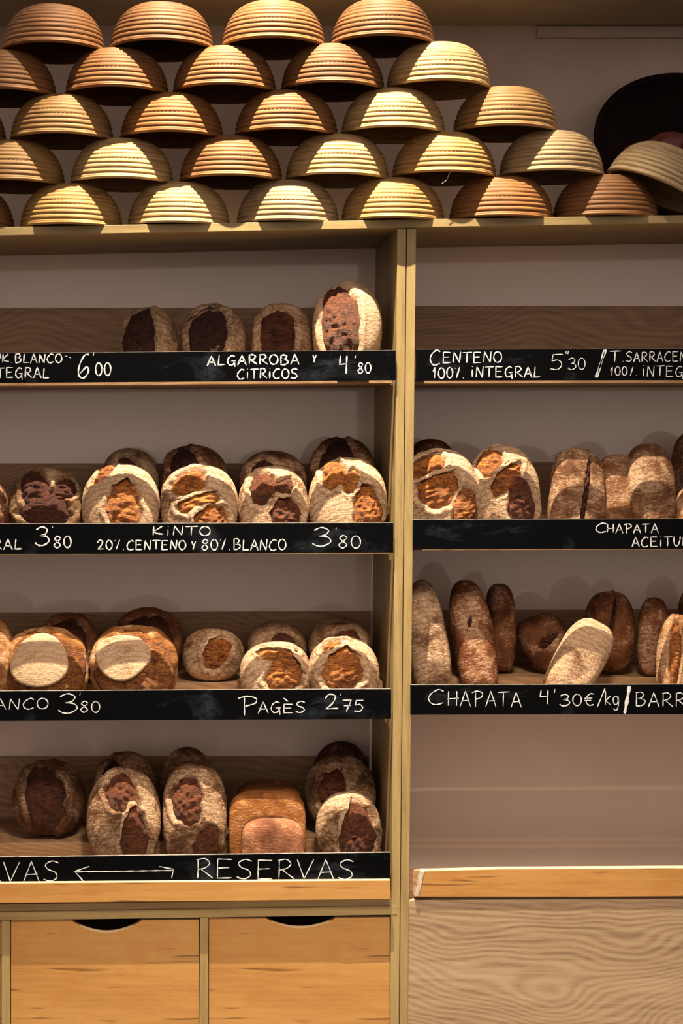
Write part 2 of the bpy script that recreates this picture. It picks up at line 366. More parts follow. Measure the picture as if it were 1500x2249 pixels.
# ------------------------------------------------------------------ chalk writing
def ell(cx=.5, cy=.5, rx=.48, ry=.5, a0=80, a1=450, n=26):
    return [(cx + rx * math.cos(math.radians(a0 + (a1 - a0) * i / n)), cy + ry * math.sin(math.radians(a0 + (a1 - a0) * i / n))) for i in range(n + 1)]
def sm(p, n=7):
    out = []; q = [p[0]] + list(p) + [p[-1]]
    for i in range(1, len(q) - 2):
        for k in range(n):
            t = k / n; a, b_, c_, d_ = q[i - 1], q[i], q[i + 1], q[i + 2]
            out.append(tuple(0.5 * (2 * b_[j] + (c_[j] - a[j]) * t + (2 * a[j] - 5 * b_[j] + 4 * c_[j] - d_[j]) * t * t + (3 * b_[j] - a[j] - 3 * c_[j] + d_[j]) * t ** 3) for j in (0, 1)))
    out.append(p[-1]); return out
GL = {
 'A': [[(0, -.05), (.5, 1), (1, -.05)], [(.16, .33), (.9, .36)]],
 'B': [[(.12, 0), (.12, 1)], sm([(.05, .97), (.6, 1), (.78, .78), (.5, .56), (.15, .52)]), sm([(.15, .52), (.7, .5), (.95, .28), (.6, .02), (.06, 0)])],
 'C': [sm([(.98, .88), (.65, 1), (.2, .72), (.04, .35), (.25, .03), (.6, -.02), (.95, .1)])],
 'E': [[(.95, .98), (.1, 1), (.08, 0), (.95, .02)], [(.1, .52), (.8, .55)]],
 'G': [sm([(.9, .9), (.55, 1), (.15, .7), (.08, .3), (.35, .02), (.75, .12), (.85, .42)]), [(.48, .44), (1, .46)], [(.88, .45), (.93, -.18)]],
 'H': [[(.1, 1), (.06, 0)], [(.9, 1), (.88, 0)], [(-.05, .45), (1.1, .52)]],
 'I': [[(.5, 1), (.45, 0)]], 'i': [[(.5, .72), (.46, 0)], [(.5, .98), (.56, 1.03)]],
 'K': [[(.12, 1), (.06, 0)], [(.9, 1), (.12, .42), (.35, .2), (1, .12)]],
 'L': [[(.2, 1), (.08, 0), (1, .02)]],
 'N': [[(.04, 0), (.16, 1), (.82, 0), (.95, 1.05)]],
 'O': [ell()], '0': [ell(rx=.44)],
 'P': [[(.25, -.08), (.25, .95)], sm([(-.1, .9), (.4, 1.02), (.9, .9), (.85, .62), (.3, .45)])],
 'R': [[(.12, 0), (.15, .98)], sm([(.05, .95), (.55, 1.02), (.85, .8), (.6, .55), (.15, .45)]), [(.3, .48), (1.05, 0)]],
 'S': [sm([(.95, .9), (.55, 1), (.15, .82), (.3, .58), (.75, .42), (.85, .15), (.45, -.02), (.02, .08)])],
 'T': [[(.5, .98), (.46, 0)], [(-.05, .96), (1.1, 1)]],
 'U': [sm([(.1, 1), (.1, .35), (.35, .02), (.7, .15), (.9, .6), (.95, 1)])],
 'V': [[(0, 1), (.42, 0), (1, 1)]],
 'Y': [[(.1, 1), (.42, .5)], [(.9, 1), (.5, .5), (.35, 0)]],
 '1': [[(.12, .62), (.62, 1), (.5, 0)]],
 '2': [sm([(.05, .72), (.35, 1), (.78, .88), (.6, .42), (.1, .02)]), [(.1, .02), (1, .06)]],
 '3': [sm([(.05, .84), (.45, 1), (.85, .86), (.7, .6), (.32, .52)]), sm([(.32, .52), (.8, .48), (.98, .22), (.6, 0), (.2, .0), (-.05, .14)])],
 '4': [[(.2, 1), (.1, .42), (.85, .48)], [(.85, 1), (.78, -.22)]],
 '5': [[(1, 1), (.25, .98), (.15, .56)], sm([(.15, .56), (.65, .62), (.92, .34), (.6, .02), (.02, .06)])],
 '6': [sm([(.92, .96), (.55, .92), (.15, .5), (.1, .12), (.45, -.02), (.85, .22), (.75, .45), (.2, .18)])],
 '7': [[(.02, .98), (.95, 1), (.42, 0)], [(.15, .5), (.9, .54)]],
 '8': [sm([(.9, .82), (.55, 1), (.2, .8), (.5, .52), (.85, .25), (.5, -.02), (.1, .2), (.45, .5), (.85, .74)])],
 "'": [[(.6, 1.05), (.45, .62)]], '"': [[(.3, 1.1), (.25, .7)], [(.7, 1.1), (.6, .65)]],
 '%': [[(.05, .95), (.15, .9)], [(.85, 1.05), (.3, 0)]],
 '.': [[(.3, .03), (.55, .0)]], '/': [[(.95, 1.05), (.05, -.1)]], '-': [[(.1, .9), (.4, .85)]],
 'E-': [], '€': [sm([(1, .95), (.6, 1), (.22, .65), (.2, .25), (.5, -.02), (.95, .05)]), [(-.02, .6), (.8, .62)], [(-.02, .4), (.7, .42)]],
 'k': [[(.12, 1), (.12, 0)], [(.85, .62), (.15, .3), (1, -.02)]],
 'g': [ell(.45, .32, .38, .3), sm([(.85, .6), (.85, -.1), (.5, -.4), (.1, -.25)])],
 'È': [[(.95, .78), (.1, .8), (.08, 0), (.95, .02)], [(.1, .42), (.8, .45)], [(.05, 1.35), (.5, 1.05)]],
}
WID = {'I': .4, 'i': .4, '1': .6, "'": .45, '"': .5, '.': .4, '/': .8, '%': .9, '-': .5, 'L': .85}
def layout(text, x0, x1, ytop, ybot, slope=0.0):
    gap = 0.24; tot = 0
    for ch in text: tot += (0.6 if ch == ' ' else WID.get(ch, 1.0)) + gap
    tot -= gap
    u = (x1 - x0) / tot; h = ybot - ytop
    out = []; x = x0
    for ch in text:
        w = 0.6 if ch == ' ' else WID.get(ch, 1.0)
        if ch != ' ':
            jy = random.uniform(-.04, .04) * h
            for st in GL[ch]:
                out.append([(x + px_ * w * u, ybot + jy - py_ * h + slope * (x + px_ * w * u - x0)) for px_, py_ in st])
        x += (w + gap) * u
    return out
def lettering(board, strokes, width, y=-0.0105):
    V, F = [], []
    lo = Vector(board.location)
    for s in strokes:
        P = [Vector((WX(a, y), 0, WZ(b_, y))) for a, b_ in s]
        R = [P[0]]
        for a, b_ in zip(P, P[1:]):
            k = max(1, int((b_ - a).length / 0.004))
            for i in range(1, k + 1): R.append(a.lerp(b_, i / k))
        n = len(R); base = len(V)
        for i, p in enumerate(R):
            t = (R[min(i + 1, n - 1)] - R[max(i - 1, 0)])
            t = t.normalized() if t.length > 1e-9 else Vector((1, 0, 0))
            nn = Vector((-t.z, 0, t.x))
            w = 0.86 * width / 2000 * (0.85 + 0.25 * math.sin(i * 0.9 + base))
            if i in (0, n - 1): w *= 0.6
            
            for sg in (-1, 1):
                q = p + nn * w * sg
                V.append((q.x - lo.x, y - lo.y, q.z - lo.z))
            for sg in (-1, 1):
                q = p + nn * w * sg
                V.append((q.x - lo.x, y + 0.0008 - lo.y, q.z - lo.z))
        for i in range(n - 1):
            a = base + 4 * i; b2 = a + 4
            F += [(a, b2, b2 + 1, a + 1), (a, a + 2, b2 + 2, b2), (a + 1, b2 + 1, b2 + 3, a + 3)]
    o = link('chalk_lettering', V, F, M_chalk, board)
    return o
YB = -0.010
def chalkboard(b, label, texts, x0=None):
    xa = b[0]; xb = b[2]
    o = prism('chalkboard_strip', quad(xa, b[1], xb, b[3], b[4]), YB, -0.002, M_board, None, 0.0008, topmat=M_edge)
    tag(o, label, 'chalkboard', 'chalk price boards on the shelf fronts')
    for strokes, w in texts: lettering(o, strokes, w, YB - 0.0006)
    return o
L = layout
chalkboard(BOARDS_L[0], 'black chalk strip on the upper left shelf reading 6\'00, ALGARROBA Y CITRICOS 4\'80', [
    (L("iNTEGRAL", -38, 108, 808, 830), 3.6), (L("K.BLANCO", 5, 136, 778, 797), 3.6), ([[(2, 776), (0, 788)]], 3), ([[(142, 782), (148, 782)], [(152, 784), (156, 787)]], 2),
    (L("6", 170, 198, 776, 829), 4.2), (L("'", 200, 210, 775, 790), 3.8), (L("00", 209, 244, 797, 825), 4.0),
    (L("ALGARROBA", 455, 657, 781, 802, -0.01), 4.0), (L("Y", 686, 696, 779, 796), 3.4), (L("CiTRiCOS", 521, 654, 811, 832, -0.01), 3.8),
    (L("4", 744, 765, 782, 815), 4.2), (L("'", 776, 784, 782, 794), 3.8), (L("80", 785, 815, 797, 820), 3.6)])
chalkboard(BOARDS_L[1], 'black chalk strip reading KINTO 20% CENTENO Y 80% BLANCO 3\'80', [
    (L("RAL", -16, 48, 1184, 1206), 4.0), (L("3", 78, 108, 1157, 1197), 4.4), (L("'", 110, 120, 1156, 1166), 3.6), (L("80", 117, 157, 1177, 1202), 4.0),
    (L("KiNTO", 335, 462, 1156, 1176), 3.4), (L("20%.CENTENO", 213, 408, 1187, 1207), 3.6), (L("Y", 420, 431, 1189, 1208), 3.2), (L("80%.BLANCO", 442, 628, 1184, 1207, 0.004), 3.4),
    (L("3", 688, 727, 1159, 1199), 3.2), (L("'", 735, 741, 1159, 1170), 2.6), (L("80", 742, 793, 1177, 1204), 3.0)])
chalkboard(BOARDS_L[2], 'black chalk strip reading 3\'80 and PAGÈS 2\'75', [
    (L("BLANCO", -70, 106, 1536, 1559, -0.01), 3.0), (L("3", 130, 170, 1524, 1566), 3.2), (L("'", 172, 179, 1522, 1536), 2.6), (L("80", 175, 220, 1541, 1565), 2.8),
    (L("P", 527, 566, 1530, 1568), 3.2), (L("AGÈS", 567, 671, 1541, 1565), 3.0), (L("2", 713, 743, 1525, 1558), 3.4), (L("'", 745, 752, 1523, 1536), 2.6), (L("75", 752, 798, 1537, 1562), 3.0)])
chalkboard(BOARDS_L[3], 'black chalk strip above the pine lip reading RESERVAS beside a double arrow', [
    (L("RESERVAS", -210, 130, 1893, 1936), 2.6), ([[(165, 1915), (380, 1912)], [(196, 1903), (164, 1914), (183, 1935)], [(349, 1903), (381, 1909), (377, 1928)]], 2.6),
    (L("RESERVAS", 430, 778, 1887, 1929, 0.003), 2.8)])
chalkboard(BOARDS_R[0], 'black chalk strip reading CENTENO 100% INTEGRAL 5\'30 and T. SARRACENO', [
    (L("C", 944, 967, 770, 802), 3.4), (L("ENTENO", 972, 1102, 773, 796), 3.4), (L("100%.", 950, 1021, 808, 831), 3.4), (L("iNTEGRAL", 1034, 1187, 806, 829), 3.4),
    (L("5", 1208, 1236, 777, 811), 2.4), (L('"', 1240, 1252, 772, 788), 2.4), (L("30", 1248, 1286, 787, 812), 2.2),
    ([[(1331, 768), (1308, 829)], [(1327, 768), (1312, 829)]], 5.5),
    (L("T", 1340, 1362, 771, 795), 2.8), (L(".SARRACENO", 1366, 1524, 773, 794), 2.6), (L("100%.", 1340, 1400, 806, 825), 2.6), (L("iNTEGRAL", 1410, 1560, 804, 827), 2.6)])
chalkboard(BOARDS_R[1], 'black chalk strip reading CHAPATA ACEITUNA, blank on its left', [
    (L("C", 1308, 1332, 1149, 1169), 3.0), (L("HAPATA", 1333, 1446, 1151, 1170), 3.0), (L("ACEiTUNA", 1388, 1535, 1179, 1200, -0.01), 3.0)])
chalkboard(BOARDS_R[2], 'black chalk strip reading CHAPATA 4\'30€/kg and BARRA', [
    (L("C", 940, 975, 1515, 1547), 2.8), (L("HAPATA", 983, 1145, 1519, 1551), 2.6), (L("4", 1184, 1207, 1516, 1541), 3.0), (L("'", 1213, 1223, 1514, 1532), 3.0), (L("30€", 1230, 1305, 1524, 1549), 2.8),
    (L("/", 1311, 1330, 1514, 1550), 2.6), (L("kg", 1328, 1360, 1518, 1549), 2.6), ([[(1383, 1506), (1372, 1567)]], 9), (L("BARRA", 1395, 1535, 1521, 1551, 0.004), 2.6)])

# ------------------------------------------------------------------ proofing baskets
HB, RB = 0.0985, 0.1148
def basket_profile():
    coils = 11; out = []
    def dome(t):          # t 0 at the rim, 1 at the shoulder of the flat top
        a = t * math.radians(70)
        return (0.046 + (RB - 0.046) * math.cos(a * 90 / 70 * 0.985) ** 0.72, HB * 0.995 * math.sin(a) / math.sin(math.radians(70)))
    n = coils * 7
    for i in range(n + 1):
        t = i / n; r, z = dome(t)
        r2, z2 = dome(min(1, t + 0.01)); tr_, tz = r2 - r, z2 - z
        if t >= 0.99: tr_, tz = -1, 0.4
        l_ = math.hypot(tr_, tz); nr, nz = tz / l_, -tr_ / l_
        ph = (t * coils) % 1.0
        h = 0.0036 * (math.sqrt(max(0, 1 - (2 * ph - 1) ** 2)) - 0.8)
        out.append((r + nr * h, max(0.0, z + nz * h)))
    for k in range(4):
        r0 = 0.046 - k * 0.011
        for q in range(5):
            ph = q / 5; out.append((max(0.0005, r0 - 0.011 * ph), HB + 0.0018 * (math.sqrt(max(0, 1 - (2 * ph - 1) ** 2)) - 0.8)))
    inner = []
    m = 22
    for i in range(m + 1):
        t = 1 - i / m; r, z = dome(t); inner.append((max(0.001, r - 0.009), max(0.0, z - 0.008 * (0.15 + 0.85 * t))))
    return [(0.0005, HB - 0.009)] + inner + out
prof = basket_profile()
bv, bf = lathe(prof, 72)
# slight hand-made wobble
bv = [(x * (1 + 0.006 * math.sin(3 * math.atan2(y, x))), y * (1 + 0.006 * math.sin(3 * math.atan2(y, x))), z) for x, y, z in bv]
CREAM, PALE, YEL, TAN, BROWN, ORANGE, DARKB = (0.42, 0.30, 0.145), (0.37, 0.28, 0.16), (0.36, 0.225, 0.083), (0.275, 0.163, 0.065), (0.21, 0.100, 0.036), (0.25, 0.113, 0.036), (0.155, 0.071, 0.025)
CN = {CREAM: 'cream', PALE: 'pale straw', YEL: 'yellow-tan', TAN: 'tan', BROWN: 'brown', ORANGE: 'orange-brown', DARKB: 'dark brown'}
ROWS = [  # from the board upwards: (px centre, tint)
    [(-80, BROWN), (157, YEL), (393, CREAM), (632, PALE), (862, YEL), (1100, ORANGE), (1330, BROWN)],
    [(30, TAN), (268, CREAM), (507, BROWN), (740, CREAM), (973, YEL), (1210, PALE)],
    [(-98, BROWN), (137, TAN), (377, ORANGE), (627, BROWN), (861, CREAM), (1107, TAN)],
    [(12, BROWN), (257, BROWN), (493, BROWN), (728, DARKB), (960, CREAM)],
    [(118, BROWN), (355, DARKB), (599, BROWN), (838, DARKB)]]  # top row: tints deepened to stand in for dimmer light up there
RN = ['bottom row on the oak board', 'second row up', 'middle row', 'fourth row up', 'top row']
ORD = ['first', 'second', 'third', 'fourth', 'fifth', 'sixth', 'seventh']
first = None
def basket(loc, rot, tint, label, flatten=1.0):
    global first
    if first is None:
        o = link('proofing_basket', bv, bf, M_cane, smooth=True); first = o
        # rim coil as a part of its own
        tp = [(RB - 0.0025 + 0.0042 * math.cos(a), 0.0035 + 0.0036 * math.sin(a)) for a in [2 * math.pi * i / 10 for i in range(11)]]
        rv, rf = lathe(tp, 72); r = link('rim_coil', rv, rf, M_cane, o, smooth=True)
    else:
        o = first.copy(); COL.objects.link(o)
        for ch in first.children:
            if ch.name.startswith('rim_coil'):
                c_ = ch.copy(); COL.objects.link(c_); c_.parent = o
    o.location = loc; o.rotation_mode = 'ZYX'; o.rotation_euler = rot
    o.color = (*tint, 1)
    for ch in o.children: ch.color = (min(1, tint[0] * 1.06), min(1, tint[1] * 1.06), tint[2] * 1.06, 1)
    tag(o, label, 'basket', 'upturned coiled proofing baskets')
    return o
YBK = 0.086
for r, row in enumerate(ROWS):
    for i, (px, tint) in enumerate(row):
        jy = random.uniform(-0.004, 0.004); x = WX(px, YBK)
        z = Z_front(px) + r * HB + 0.0006
        sl = math.radians(0.95)
        bk = basket((x, YBK + jy - 0.005 * r, z), (0, sl, random.uniform(0, 6.28)), tint,
                    f"{CN[tint]} coiled basket, {ORD[i]} from the left in the {RN[r]}")
        if (r, i) == (1, 4):
            fp = sm([(0, 0), (10, 8), (16, 22), (32, 30)], 5)
            V, F = [], []
            rz = -bk.rotation_euler.z
            for k, (a, b_) in enumerate(fp):
                for q in range(4):
                    an = q * math.pi / 2
                    p = Vector((-0.020 + a * 0.001 + 0.0006 * math.cos(an), -0.108 + 0.0006 * math.sin(an), 0.004 - 0.030 + b_ * 0.001))
                    p.rotate(Euler((0, 0, rz))); V.append(tuple(p))
            for k in range(len(fp) - 1):
                for q in range(4): F.append((4 * k + q, 4 * k + (q + 1) % 4, 4 * k + 4 + (q + 1) % 4, 4 * k + 4 + q))
            lf = link('loose_fibre', V, F, M_chalk, bk); lf['label'] = 'pale loose fibre hanging from the rim'
# the tilted one at the right
tl = math.radians(25)
xl_, zl_ = WX(1331, YBK), WZ(383, YBK)
basket((xl_ + 0.003 + RB * math.cos(tl), YBK - 0.012, zl_ + 0.007 - RB * math.sin(tl)), (0, tl, 1.0), PALE,
       'pale straw coiled basket slipped sideways off the right end of the pyramid')

# big black bowl with squash behind the baskets
pr = []
RBB, DP = 0.222, 0.105
for i in range(25):
    a = i / 24 * math.pi / 2; pr.append((max(0.0005, (RBB - 0.008) * math.sin(a)), -(DP - 0.008) * math.cos(a)))
pr.append((RBB, 0.004)); pr.append((RBB + 0.006, 0.0)); pr.append((RBB + 0.004, -0.006))
for i in range(24, -1, -1):
    a = i / 24 * math.pi / 2; pr.append((max(0.0005, RBB * math.sin(a)), -DP * math.cos(a)))
v_, f_ = lathe(pr, 80)
big = link('black_bowl', v_, f_, M_black, smooth=True)
big.location = (WX(1516, 0.305), 0.305, WZ(319, 0.305)); big.rotation_euler = (math.radians(90 - 30), 0, 0)
tag(big, 'large black bowl propped on edge against the wall behind the baskets', 'bowl')
def squash(px, py, y, r, label, stem_):
    V, F = [], []
    nu, nv = 40, 20
    for i in range(nu):
        a = 2 * math.pi * i / nu
        for j in range(nv + 1):
            t = math.pi * j / nv
            rr = r * math.sin(t) * (1 + 0.05 * math.cos(8 * a)); V.append((rr * math.cos(a), rr * math.sin(a), r * 0.82 * math.cos(t)))
    for i in range(nu):
        k = (i + 1) % nu
        for j in range(nv): F.append((i * (nv + 1) + j, i * (nv + 1) + j + 1, k * (nv + 1) + j + 1, k * (nv + 1) + j))
    o = link('squash', V, F, M_squash, smooth=True); o.location = (WX(px, y), y, WZ(py, y))
    o.rotation_euler = (math.radians(20), 0.1, 0)
    tag(o, label, 'squash', 'squash in the black bowl')
    if stem_:
        tp = [(0.021, -0.002), (0.017, 0.01), (0.015, 0.022), (0.020, 0.028), (0.012, 0.034), (0.0005, 0.033)]
        sv, sf = lathe(tp, 16); s_ = link('stem', sv, sf, M_stem, o, smooth=True)
        s_.location = (0.026, -r * 0.62, r * 0.40); s_.rotation_euler = (math.radians(50), 0, 0)
squash(1402, 346, 0.20, 0.040, 'small dark red squash at the left inside the black bowl', False)
squash(1474, 340, 0.195, 0.064, 'larger dark red squash with a golden stem inside the black bowl', True)

# ------------------------------------------------------------------ bread
def cube_sphere(n):
    V = {}; verts = []; faces = []
    def idx(p):
        k = tuple(round(c, 6) for c in p)
        if k not in V: V[k] = len(verts); verts.append(p)
        return V[k]
    lin = [math.tan(math.radians(-45 + 90 * i / n)) for i in range(n + 1)]
    for ax in range(3):
        for sg in (-1, 1):
            for i in range(n):
                for j in range(n):
                    c = []
                    for a, b_ in ((i, j), (i + 1, j), (i + 1, j + 1), (i, j + 1)):
                        p = [0, 0, 0]; p[ax] = sg; p[(ax + 1) % 3] = lin[a]; p[(ax + 2) % 3] = lin[b_]
                        c.append(idx(p))
                    faces.append(c if sg > 0 else c[::-1])
    a = np.array(verts, float); a /= np.linalg.norm(a, axis=1)[:, None]
    return a, faces
CS = {n: cube_sphere(n) for n in (20, 34)}
def lumps(seed, freq, k=7):
    r = np.random.RandomState(seed)
    dirs = r.normal(size=(k, 3)); dirs /= np.linalg.norm(dirs, axis=1)[:, None]
    fr = freq * r.uniform(0.6, 1.6, k); ph = r.uniform(0, 6.28, k)
    return lambda P: np.sin((P @ dirs.T) * fr + ph).sum(1) / k
def patch_rho(u, v, q, seed):
    du, dv = u - q[0], v - q[1]; c, s = math.cos(q[4]), math.sin(q[4])
    a, b_ = (du * c + dv * s) / q[2], (-du * s + dv * c) / q[3]
    th = np.arctan2(b_, a)
    return np.hypot(a, b_) * (1 + 0.07 * np.sin(3 * th + seed) + 0.04 * np.sin(7 * th + 2 * seed) + 0.025 * np.sin(13 * th + seed))
SEED = [0]
def loaf(name, label, cx, top, hw, y, hd, base, crust, flour, crumb=(0.36, 0.13, 0.035), patches=(), p=2.25, roll=0.0, lean=7.0,
         lump=0.05, fine=0.012, n=34, hh=None, ears=(), group=None, cap=None, taper=0.0, cat='loaf', yaw=0.0, crown=0.0):
    SEED[0] += 1; seed = SEED[0]
    s = (D + y) / D
    hwm = hw / 1000 * s; Zb = base
    patches = [(q[0], q[1], q[2] * 1.16, q[3] * 1.14) + tuple(q[4:]) for q in patches]
    if hh is None: hhm = (WZ(top, y) - Zb) / 2
    else: hhm = hh / 1000 * s
    root = empty(name, (WX(cx, y), y, Zb), (math.radians(-lean), math.radians(roll), math.radians(yaw)))
    tag(root, label, cat, group or 'loaves set out on the bakery shelves')
    dirs, faces = CS[n]
    L1, L2 = lumps(seed, 2.6), lumps(seed + 100, 9.0, 10)
    def relief(Q): return lump * L1(Q) + fine * L2(Q)
    sc = np.array([hwm, hd, hhm])
    def shape(Q):            # Q on the unit superellipsoid -> metres
        R = Q * sc
        if taper: R[:, 0] *= (1 - taper * Q[:, 2])
        if crown: R[:, 2] += crown * hhm * (1 - Q[:, 0] ** 2) * np.clip(Q[:, 2], 0, 1)
        R[:, 2] = np.maximum(R[:, 2], -hhm * 0.97) + hhm
        return R
    def normal(Q):
        nn = np.sign(Q) * np.abs(Q) ** (p - 1) / sc; return nn / (np.linalg.norm(nn, axis=1)[:, None] + 1e-12)
    rr = (np.abs(dirs) ** p).sum(1) ** (1 / p); Q = dirs / rr[:, None]
    small = min(hwm, hhm)
    h = relief(Q) * small
    front = Q[:, 1] < 0.05
    for k, q in enumerate(patches):
        rho = patch_rho(Q[:, 0], Q[:, 2], q, seed + k)
        d = -0.011 * np.clip((1.0 - rho) / 0.16, 0, 1) + 0.0035 * np.exp(-((rho - 1.1) / 0.09) ** 2)
        h = h + np.where(front, d, 0)
    P = shape(Q) + normal(Q) * h[:, None]
    ob = link('crust', P, faces, M_crust, root, smooth=True); ob.color = (*crust, flour)
    def surf(u, v):
        a = np.abs(u) ** p + np.abs(v) ** p
        k = np.where(a > 0.975, (0.975 / np.maximum(a, 1e-9)) ** (1 / p), 1.0)
        u2, v2 = u * k, v * k; a = np.minimum(np.abs(u2) ** p + np.abs(v2) ** p, 0.975)
        return np.stack([u2, -(1 - a) ** (1 / p), v2], 1)
    for k, q in enumerate(patches):
        NR, NT = 13, 60
        th = np.linspace(0, 2 * np.pi, NT, endpoint=False)
        U, Vv, RH = [], [], []
        c, s_ = math.cos(q[4]), math.sin(q[4])
        warp = 1 + 0.07 * np.sin(3 * th + seed + k) + 0.04 * np.sin(7 * th + 2 * (seed + k)) + 0.025 * np.sin(13 * th + seed + k)
        for i in range(NR + 1):
            r_ = i / NR
            a, b_ = r_ * np.cos(th) / warp * q[2], r_ * np.sin(th) / warp * q[3]
            U.append(q[0] + a * c - b_ * s_); Vv.append(q[1] + a * s_ + b_ * c); RH.append(np.full(NT, r_))
        U, Vv, RH = np.concatenate(U), np.concatenate(Vv), np.concatenate(RH)
        S = surf(U, Vv)
        tear = lumps(seed + 31 * k + 5, 38.0, 12); fold = lumps(seed + 17 * k + 3, 8.0, 6)
        SS = S * np.array([0.55, 1, 1.5])
        hgt = -0.0085 + 0.0105 * (1 - RH ** 2.2) + (0.009 * tear(SS) + 0.005 * fold(S)) * (1 - RH ** 4) + relief(S) * small
        Pq = shape(S.copy()) + normal(S) * hgt[:, None]
        F = []
        for i in range(NR):
            for j in range(NT):
                j2 = (j + 1) % NT
                F.append((i * NT + j, (i + 1) * NT + j, (i + 1) * NT + j2, i * NT + j2))
        o = link('score', Pq, F, M_crumb, root, smooth=True); cc = q[5] if len(q) > 5 else crumb
        o.color = (*cc, 1)
    for (k, a0, a1, lift, wid) in ears:
        q = patches[k]; n_ = 28; th = np.radians(np.linspace(a0, a1, n_)); V, F = [], []
        c, s_ = math.cos(q[4]), math.sin(q[4])
        prof_ = np.sin(np.linspace(0, np.pi, n_)) ** 0.6
        warp = 1 + 0.07 * np.sin(3 * th + seed + k) + 0.04 * np.sin(7 * th + 2 * (seed + k)) + 0.025 * np.sin(13 * th + seed + k)
        rings = []
        for (ro, hi) in ((1.10, -0.002), (1.02, 0.55 * lift), (0.97, 0.9 * lift), (1.0 - wid, lift), (0.98 - wid, 0.75 * lift), (0.98, 0.1 * lift)):
            ro2 = 1.04 + (ro - 1.04) * prof_
            a, b_ = ro2 * np.cos(th) / warp * q[2], ro2 * np.sin(th) / warp * q[3]
            S = surf(q[0] + a * c - b_ * s_, q[1] + a * s_ + b_ * c)
            jag = 0.62 + 0.05 * np.sin(th * 23 + seed)
            rings.append(shape(S.copy()) + normal(S) * ((hi * prof_ * jag) + relief(S) * small)[:, None])
        m_n = len(rings); A = np.concatenate(rings)
        for i in range(m_n):
            i2 = (i + 1) % m_n
            for j in range(n_ - 1): F.append((i * n_ + j, i2 * n_ + j, i2 * n_ + j + 1, i * n_ + j + 1))
        F.append([i * n_ for i in range(m_n)]); F.append([i * n_ + n_ - 1 for i in range(m_n)][::-1])
        o = link('ear', A, F, M_crust, root, smooth=True); o.color = (*crust, min(1.0, flour + 0.1))
    if cap is not None:      # a domed floury cap standing in the torn ring
        NR, NT = 14, 64; th = np.linspace(0, 2 * np.pi, NT, endpoint=False)
        q = cap; c, s_ = math.cos(q[4]), math.sin(q[4]); U, Vv, RH = [], [], []
        warp = 1 + 0.06 * np.sin(2 * th + seed) + 0.05 * np.sin(3 * th + 2 * seed)
        for i in range(NR + 1):
            r_ = i / NR; U.append(q[0] + r_ * np.cos(th) * warp * q[2] * c - r_ * np.sin(th) * warp * q[3] * s_); Vv.append(q[1] + r_ * np.cos(th) * warp * q[2] * s_ + r_ * np.sin(th) * warp * q[3] * c); RH.append(np.full(NT, r_))
        U, Vv, RH = np.concatenate(U), np.concatenate(Vv), np.concatenate(RH); S = surf(U, Vv)
        hgt = np.where(RH > 0.999, -0.004, 0.0095 + 0.002 * RH ** 2 + 0.0004 * np.sin(RH * 40)) + relief(S) * small
        Pq = shape(S.copy()) + normal(S) * hgt[:, None]; F = []
        for i in range(NR):
            for j in range(NT):
                j2 = (j + 1) % NT; F.append((i * NT + j, (i + 1) * NT + j, (i + 1) * NT + j2, i * NT + j2))
        o = link('flour_cap', Pq, F, M_crust, root, smooth=True); o.color = (0.42, 0.25, 0.12, 0.85); o['label'] = 'pale floury cap'
    return root

def trough(b, px): return WZ(lerp_y(b, px) + b[4] - 6) + 0.001
def step(b, px): return WZ(lerp_y(b, px) + 7) + 0.001
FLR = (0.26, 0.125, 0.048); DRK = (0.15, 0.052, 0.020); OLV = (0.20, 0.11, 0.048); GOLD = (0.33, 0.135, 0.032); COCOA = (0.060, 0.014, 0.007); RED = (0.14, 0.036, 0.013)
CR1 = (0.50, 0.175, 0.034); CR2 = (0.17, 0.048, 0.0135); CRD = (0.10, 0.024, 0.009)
B1, B2, B3, B4 = BOARDS_L; C1, C2, C3 = BOARDS_R
YF, HDF = 0.092, 0.050       # front loaves in the trough
YR, HDR = 0.245, 0.075       # rear loaves on the step
SL = 'sourdough_loaf'
# upper left shelf: cocoa-dark loaves
loaf(SL, 'dark split loaf with pale side, farthest from the post on the upper shelf', 327, 671, 64, .132, .058, trough(B1, 327), OLV, .55, COCOA, [(-.28, .05, .62, .86, -.05)], yaw=-8, lean=4)
loaf(SL, 'dark split loaf on the upper shelf, second from the left of four', 468, 668, 70, .132, .058, trough(B1, 468), OLV, .58, COCOA, [(-.12, .08, .62, .80, -.12)], ears=[(0, 60, 175, .008, .12)], yaw=-6, lean=4)
loaf(SL, 'split loaf above the word ALGARROBA, third of four on the upper shelf', 619, 667, 68, .132, .058, trough(B1, 619), FLR, .6, RED, [(-.12, .02, .58, .84, 0)], yaw=-6, lean=4)
loaf(SL, 'bright floury split loaf above the 4\'80 price, tallest on the upper shelf', 763, 621, 78, .075, .060, trough(B1, 763), (0.34, 0.19, 0.09), .82, (0.20, 0.062, 0.021), [(-.22, .0, .52, .95, .08)], yaw=-5, lean=2)
